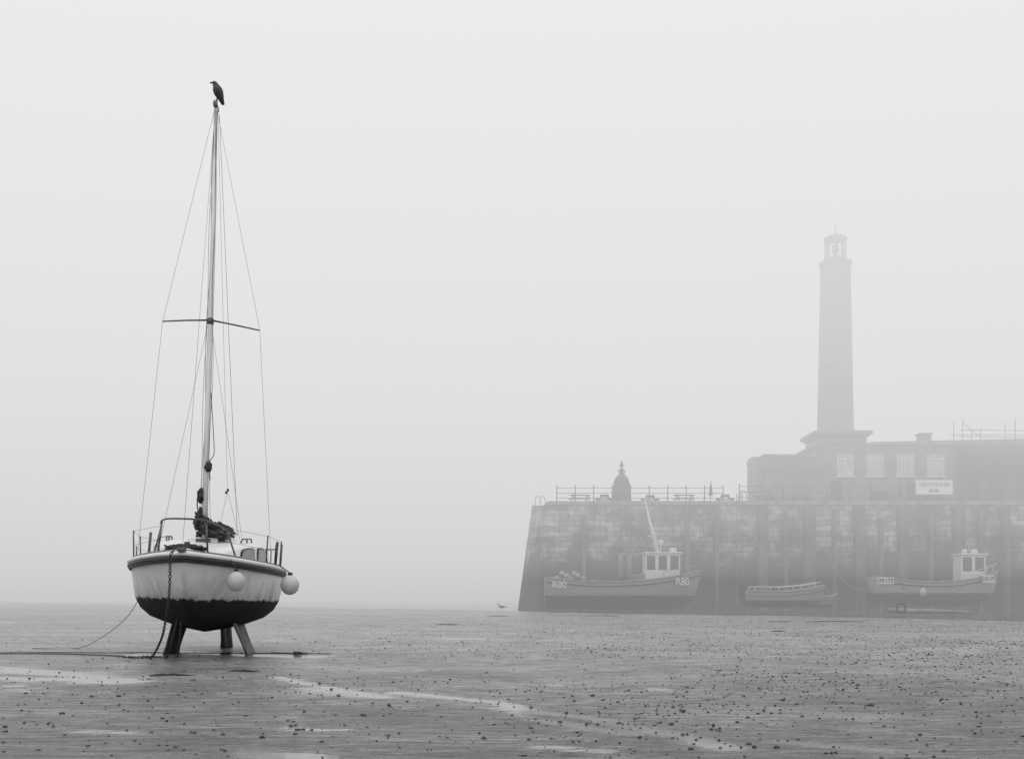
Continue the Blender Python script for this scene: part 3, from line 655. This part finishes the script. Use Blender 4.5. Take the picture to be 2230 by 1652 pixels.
# ------------------------------------------------------------------ lighthouse
lh=group('lighthouse',(29.75,101,9.28)); M_ls=gray('lighthouse_stone',.24,.85,.12,.8,.2,0,(1,1,3))
box('pedestal',(-2.1,-2.1,0),(2.1,2.1,6.35),M_ls,lh,.03)
box('pedestal_frieze',(-2.2,-2.2,5.6),(2.2,2.2,6.0),M_ls,lh,.02) ; box('pedestal_cornice',(-2.62,-2.62,6.35),(2.62,2.62,6.68),M_ls,lh,.06)
box('pedestal_moulding',(-2.35,-2.35,6.12),(2.35,2.35,6.34),M_ls,lh,.04)
lathe('shaft',[(1.80,6.68),(1.80,6.95),(1.70,7.05),(1.64,7.2)]+[(1.62-.27*(i/12),7.3+14.5*i/12) for i in range(13)]+[(1.40,21.85),(1.36,21.95),(1.36,22.1)],M_ls,lh,40)
lathe('gallery',[(1.36,22.1),(1.44,22.2),(1.50,22.3),(1.50,22.45),(1.4,22.48),(1.0,22.5)],M_ls,lh,40)
lathe('lantern_base',[(1.0,22.45),(1.0,22.75),(.95,22.8)],M_ls,lh,24)
P=[]
for i in range(8):
    th=2*math.pi*(i+.5)/8; P.append(sweepdata([(.90*math.cos(th),.90*math.sin(th),22.75),(.90*math.cos(th),.90*math.sin(th),24.65)],.085,6))
for z in (22.85,24.55):
    P.append(sweepdata([(.90*math.cos(2*math.pi*i/24),.90*math.sin(2*math.pi*i/24),z) for i in range(25)],.06,6))
multi('lantern_bars',P,M_ls,lh)
lathe('lamp',[(.15,22.7),(.2,23.3),(.35,23.5),(.35,24.0),(.15,24.2)],M_paleconc,lh,16)
lathe('lantern_roof',[(1.04,24.6),(1.06,24.7),(.92,24.78),(.62,24.93),(.3,25.03),(.12,25.1),(.1,25.25),(.04,25.3)],M_ls,lh,24)
tube('finial',[(0,0,25.2),(0,0,26.15)],[.03,.015],M_rail,lh,6); tube('vane',[(-.2,0,25.75),(.2,0,25.75)],.02,M_rail,lh,6)

# ------------------------------------------------------------------ fishing boats
def boatmat(name,z1,low,high,band=None):
    m,nt,b=newmat(name); tc=nd(nt,'ShaderNodeTexCoord'); sp=nd(nt,'ShaderNodeSeparateXYZ'); nt.links.new(tc.outputs['Object'],sp.inputs[0])
    n=nd(nt,'ShaderNodeTexNoise'); n.inputs['Scale'].default_value=2.2; n.inputs['Detail'].default_value=6; nt.links.new(tc.outputs['Object'],n.inputs['Vector'])
    z=math_(nt,'MULTIPLY_ADD',math_(nt,'SUBTRACT',n.outputs[0],.5),.18,sp.outputs[2])
    o=ramp(nt,math_(nt,'MULTIPLY',z,.2),[(z1*.2-.004,low),(z1*.2+.004,high*.85),(z1*.2+.25,high*1.1)])
    nt.links.new(o,b.inputs['Base Color']); b.inputs['Roughness'].default_value=.5; return m
rot90=(0,0,R(90)); TR=(R(90),0,R(-90))
fb=group('fishing_boat',(15.4,90,0),rot90)
L=12.7; bx=[0,.8,2,4,7,10,12.7]; by=[.05,.75,1.45,1.95,2.1,2.0,1.7]
kx=[0,.3,.7,1.5,3,7,12.7]; ky=[2.6,1.4,.7,.25,0,0,.15]; sx=[0,2,5,9,12.7]; sy=[3.15,2.75,2.35,2.25,2.6]
h,ss2=hull('hull',L,bx,by,kx,ky,sx,sy,3.5,boatmat('fishing_hull',1.15,.03,.30),fb,30)
def fdeck(ss,bx,by,sx,sy,drop,mat,par,rs=.05):
    V=[];F=[]
    for s in ss:
        bb=max(.01,cr(bx,by,s)*.97); z=cr(sx,sy,s)-drop; V+=[(-bb,s,z),(bb,s,z)]
    for i in range(len(ss)-1): F.append((2*i,2*i+1,2*i+3,2*i+2))
    mk('deck',V,F,mat,par)
    for nm,dz,r,mt in (('gunwale',0,.07,M_paleconc),('rubbing_strake',-.35,rs,M_black)):
        l=[(-cr(bx,by,s)-.02,s,cr(sx,sy,s)+dz) for s in ss[::-1]]; r_=[(cr(bx,by,s)+.02,s,cr(sx,sy,s)+dz) for s in ss]
        tube(nm,l+r_,r,mt,par,6)
fdeck(ss2,bx,by,sx,sy,.5,M_conc,fb)
def wheelhouse(g,y0,y1,w,z0,z1,nw):
    mw=M_frame
    box('wheelhouse',(-w,y0,z0),(w,y1,z1),mw,g,.05); box('wheelhouse_roof',(-w-.15,y0-.2,z1),(w+.15,y1+.15,z1+.12),mw,g,.04)
    st_=(y1-y0)/nw
    for i in range(nw):
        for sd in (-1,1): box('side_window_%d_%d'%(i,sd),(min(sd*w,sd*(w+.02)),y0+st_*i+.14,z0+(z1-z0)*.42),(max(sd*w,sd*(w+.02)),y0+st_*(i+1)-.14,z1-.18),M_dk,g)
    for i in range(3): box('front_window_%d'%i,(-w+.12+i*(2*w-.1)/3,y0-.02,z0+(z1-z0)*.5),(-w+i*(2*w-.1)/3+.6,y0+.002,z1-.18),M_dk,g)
wheelhouse(fb,1.75,4.6,1.0,2.3,4.55,3)
box('engine_casing',(-.7,4.65,1.9),(.7,5.6,2.9),M_paleconc,fb,.04)
tube('mast_tripod',[(0,3.4,4.6),(-.05,3.95,6.6),(-.1,4.55,9.1)],[.20,.13,.05],M_frame,fb,10); tube('mast_stay',[(0,3.3,6.1),(-.05,3.9,6.4)],.05,M_frame,fb,6)
tube('mast_cross',[(-.1,3.5,5.9),(-.1,4.3,6.0)],.05,M_frame,fb,6)
for i,(yy,r,zt) in enumerate(((2.2,.32,4.67),(3.2,.22,5.3))): lathe('radar_%d'%i,[(r*.4,0),(r,.05),(r,.28),(r*.8,.36),(.02,.4)],M_frame,fb,18,(0,yy,zt))
tube('radar_post',[(0,3.2,4.6),(0,3.2,5.35)],.05,M_frame,fb,6)
P=[sweepdata([(-.9,yy,2.0),(-.9,yy,4.6)],.06,6) for yy in (5.8,6.5)]+[sweepdata([(.9,yy,2.0),(.9,yy,4.6)],.06,6) for yy in (5.8,6.5)]+[sweepdata([(-.9,5.8,4.6),(.9,5.8,4.6)],.06,6),sweepdata([(-.9,5.8,4.55),(-.9,6.5,4.55)],.06,6),sweepdata([(-.9,6.5,4.0),(.9,6.5,4.0)],.06,6)]
multi('gallows',P,M_paleconc,fb,True)
M_fd=gray('fender_dirty',.32,.6,.2,5,.03)
for i in range(7): blob('buoy_%d'%i,(-1.2+random.random()*.5,9.6+i*.33+random.random()*.2,2.50+.2*(i%3)),(.25,.25,.25),M_fd,fb,.05,2,3,i)
for i in range(6): blob('net_heap_%d'%i,(random.uniform(-1,.8),7+i*.6,2.0),(.6,.5,.35+.3*random.random()),M_conc,fb,.6,2,4,i)
P=[]
for s in (1,1.6,2.3,3.2): bb=cr(bx,by,s); z=cr(sx,sy,s); P.append(sweepdata([(-bb+.05,s,z),(-bb+.05,s,z+.55)],.025,5)); P.append(sweepdata([(bb-.05,s,z),(bb-.05,s,z+.55)],.025,5))
P.append(sweepdata([(-cr(bx,by,s)+.05,s,cr(sx,sy,s)+.55) for s in (3.2,2.3,1.6,1)]+[(0,.3,3.6)]+[(cr(bx,by,s)-.05,s,cr(sx,sy,s)+.55) for s in (1,1.6,2.3,3.2)],.025,5)); multi('bow_rail',P,M_paleconc,fb,True)
M_num=gray('boat_lettering',.75,.5,.05,2,0)
def hulltext(g,body,s,z,size,bx,by,mat,plate=None,sc_=1.0):
    bb=cr(bx,by,s); sl_=math.atan2(cr(bx,by,s+.5)-cr(bx,by,s-.5),1.0)
    if plate:
        e=box('number_plate',(-plate[0]/2,-.02,-plate[1]/2),(plate[0]/2,.02,plate[1]/2),M_frame,g); e.location=(-bb-.10,s,z); e.rotation_euler=(0,0,R(-90)+sl_)
    text('registration',body,size,(-bb-(.135 if plate else .12),s,z),(R(90),0,R(-90)+sl_),mat,g,.005,'CENTER',sc_,.012)
hulltext(fb,'R80',1.65,2.25,.85,bx,by,M_num); hulltext(fb,'R80',11.6,2.0,.75,bx,by,M_num)
f2=group('fishing_boat',(39.9,90.3,0),rot90)
L=10.5; bx2=[0,.6,1.6,3.4,6,8.5,10.5]; by2=[.05,.6,1.2,1.65,1.8,1.7,1.4]; kx2=[0,.25,.6,1.3,2.6,6,10.5]; ky2=[2.5,1.5,.9,.5,.3,.3,.5]; sx2=[0,1.5,4,7.5,10.5]; sy2=[3.15,2.75,2.3,2.3,2.7]
h,ss3=hull('hull',L,bx2,by2,kx2,ky2,sx2,sy2,3,boatmat('fishing_hull_b',1.35,.05,.36),f2,30); fdeck(ss3,bx2,by2,sx2,sy2,.45,M_conc,f2)
wheelhouse(f2,1.3,3.3,.85,2.2,4.45,2)
for i,(yy,r) in enumerate(((1.9,.28),(2.7,.2))): lathe('radar_%d'%i,[(r*.4,0),(r,.05),(r,.28),(r*.8,.36),(.02,.4)],M_frame,f2,18,(0,yy,4.56))
tube('mast',[(0,2.8,4.6),(0,2.85,9.0)],[.04,.025],M_rail,f2,6)
P=[]
for s in (.6,1.3,2.2): bb=cr(bx2,by2,s); z=cr(sx2,sy2,s); P.append(sweepdata([(-bb+.05,s,z),(-bb+.05,s,z+.6)],.03,5)); P.append(sweepdata([(bb-.05,s,z),(bb-.05,s,z+.6)],.03,5))
P.append(sweepdata([(-cr(bx2,by2,s)+.05,s,cr(sx2,sy2,s)+.6) for s in (2.2,1.3,.6)]+[(0,0,3.8)]+[(cr(bx2,by2,s)-.05,s,cr(sx2,sy2,s)+.6) for s in (.6,1.3,2.2)],.03,5)); multi('bow_rail',P,M_frame,f2,True)
hulltext(f2,'DR178',1.2,2.50,.50,bx2,by2,M_let,(1.5,.62)); hulltext(f2,'DR178',9.75,2.35,.44,bx2,by2,M_let,(1.35,.55))
lathe('hull_buoy',[(.02,-.35),(.2,-.25),(.3,0),(.22,.2),(.08,.35),(.02,.4)],M_f,f2,18,(-2.15,6.9,1.4)); tube('buoy_line',[(-2.15,6.9,1.75),(-1.8,6.9,2.3)],.02,M_rope,f2,5)
for i in range(4): blob('gear_%d'%i,(random.uniform(-1,.6),4.6+i*1.3,2.0),(.6,.55,.35),M_conc,f2,.6,2,4,i+30)
ob=group('open_boat',(24.6,86.5,.0),(0,R(0),R(94)))
L=6.4; bx3=[0,.4,1,2.2,4,6.4]; by3=[.04,.45,.75,1.05,1.1,.85]; kx3=[0,.2,.5,1.2,3,6.4]; ky3=[1.7,1.0,.6,.3,.2,.25]; sx3=[0,1.5,3.5,6.4]; sy3=[1.95,1.65,1.45,1.5]
h,ss4=hull('hull',L,bx3,by3,kx3,ky3,sx3,sy3,2,boatmat('open_hull',.75,.05,.30),ob,26); fdeck(ss4,bx3,by3,sx3,sy3,.35,M_conc,ob,.025)
P=[sweepdata([(-cr(bx3,by3,s)+.03,s,cr(sx3,sy3,s)+.35) for s in (5.8,4,2.2,1,.5)],.035,6),sweepdata([(cr(bx3,by3,s)-.03,s,cr(sx3,sy3,s)+.35) for s in (5.8,4,2.2,1,.5)],.035,6)]
for s in (5.8,4,2.2,1): P+= [sweepdata([(sd*(cr(bx3,by3,s)-.03),s,cr(sx3,sy3,s)),(sd*(cr(bx3,by3,s)-.03),s,cr(sx3,sy3,s)+.35)],.03,5) for sd in (-1,1)]
multi('side_rails',P,M_frame,ob,True); box('outboard_motor',(-.2,6.35,.9),(.2,6.8,2.0),M_black,ob,.08); box('thwart',(-.9,3.4,1.25),(.9,3.7,1.32),M_paleconc,ob)
d2=group('dinghy',(26.3,88.5,.0),(0,R(6),R(112)))
h,ss5=hull('hull',3.4,[0,.3,1,2,3.4],[.04,.3,.6,.7,.55],[0,.2,.6,1.5,3.4],[1.1,.6,.3,.15,.2],[0,1,3.4],[1.3,1.05,1.0],1.2,boatmat('dinghy_hull',.4,.05,.2),d2,18); fdeck(ss5,[0,.3,1,2,3.4],[.04,.3,.6,.7,.55],[0,1,3.4],[1.3,1.05,1.0],.3,M_conc,d2,.02)
bmg=group('mooring_beam',(23.3,68,0),(0,0,R(-3)))
tube('timber',crpath([(0,0,.20),(1.6,0,.17),(3.4,.05,.13),(5.2,.05,.08)],14),[.13,.14,.15,.15,.14,.13,.14,.14,.12,.11,.12,.10,.09,.07,.04],M_paleconc,bmg,8)
tube('iron_hoop',[(.75+.28*math.cos(2*math.pi*i/24),-.12,.32+.28*math.sin(2*math.pi*i/24)) for i in range(25)],.05,M_black,bmg,8)
tube('cross_piece',[(.3,-.5,.12),(.35,.6,.14)],.09,M_conc,bmg,8)
db=[]
for (x,y,l) in ((-2.3,40,1.0),(13.2,44.5,2.6),(11.0,45.2,1.2),(-3.6,14.7,.45),(-4.3,13.9,.6),(-.6,58,1.5),(25,41,1.0),(5,60,2.0),(-11,42,1),(8,33,.5)):
    db.append(sweepdata(crpath([(x-l/2,y,gz(x,y)+.0),(x-l/6,y+.1*l,gz(x,y)+.01),(x+l/5,y-.06*l,gz(x,y)+.01),(x+l/2,y,gz(x,y)+.0)],8),[.005,.012,.02,.012,.022,.018,.014,.01,.005],8))
multi('seaweed_debris',db,M_rust,None,True)
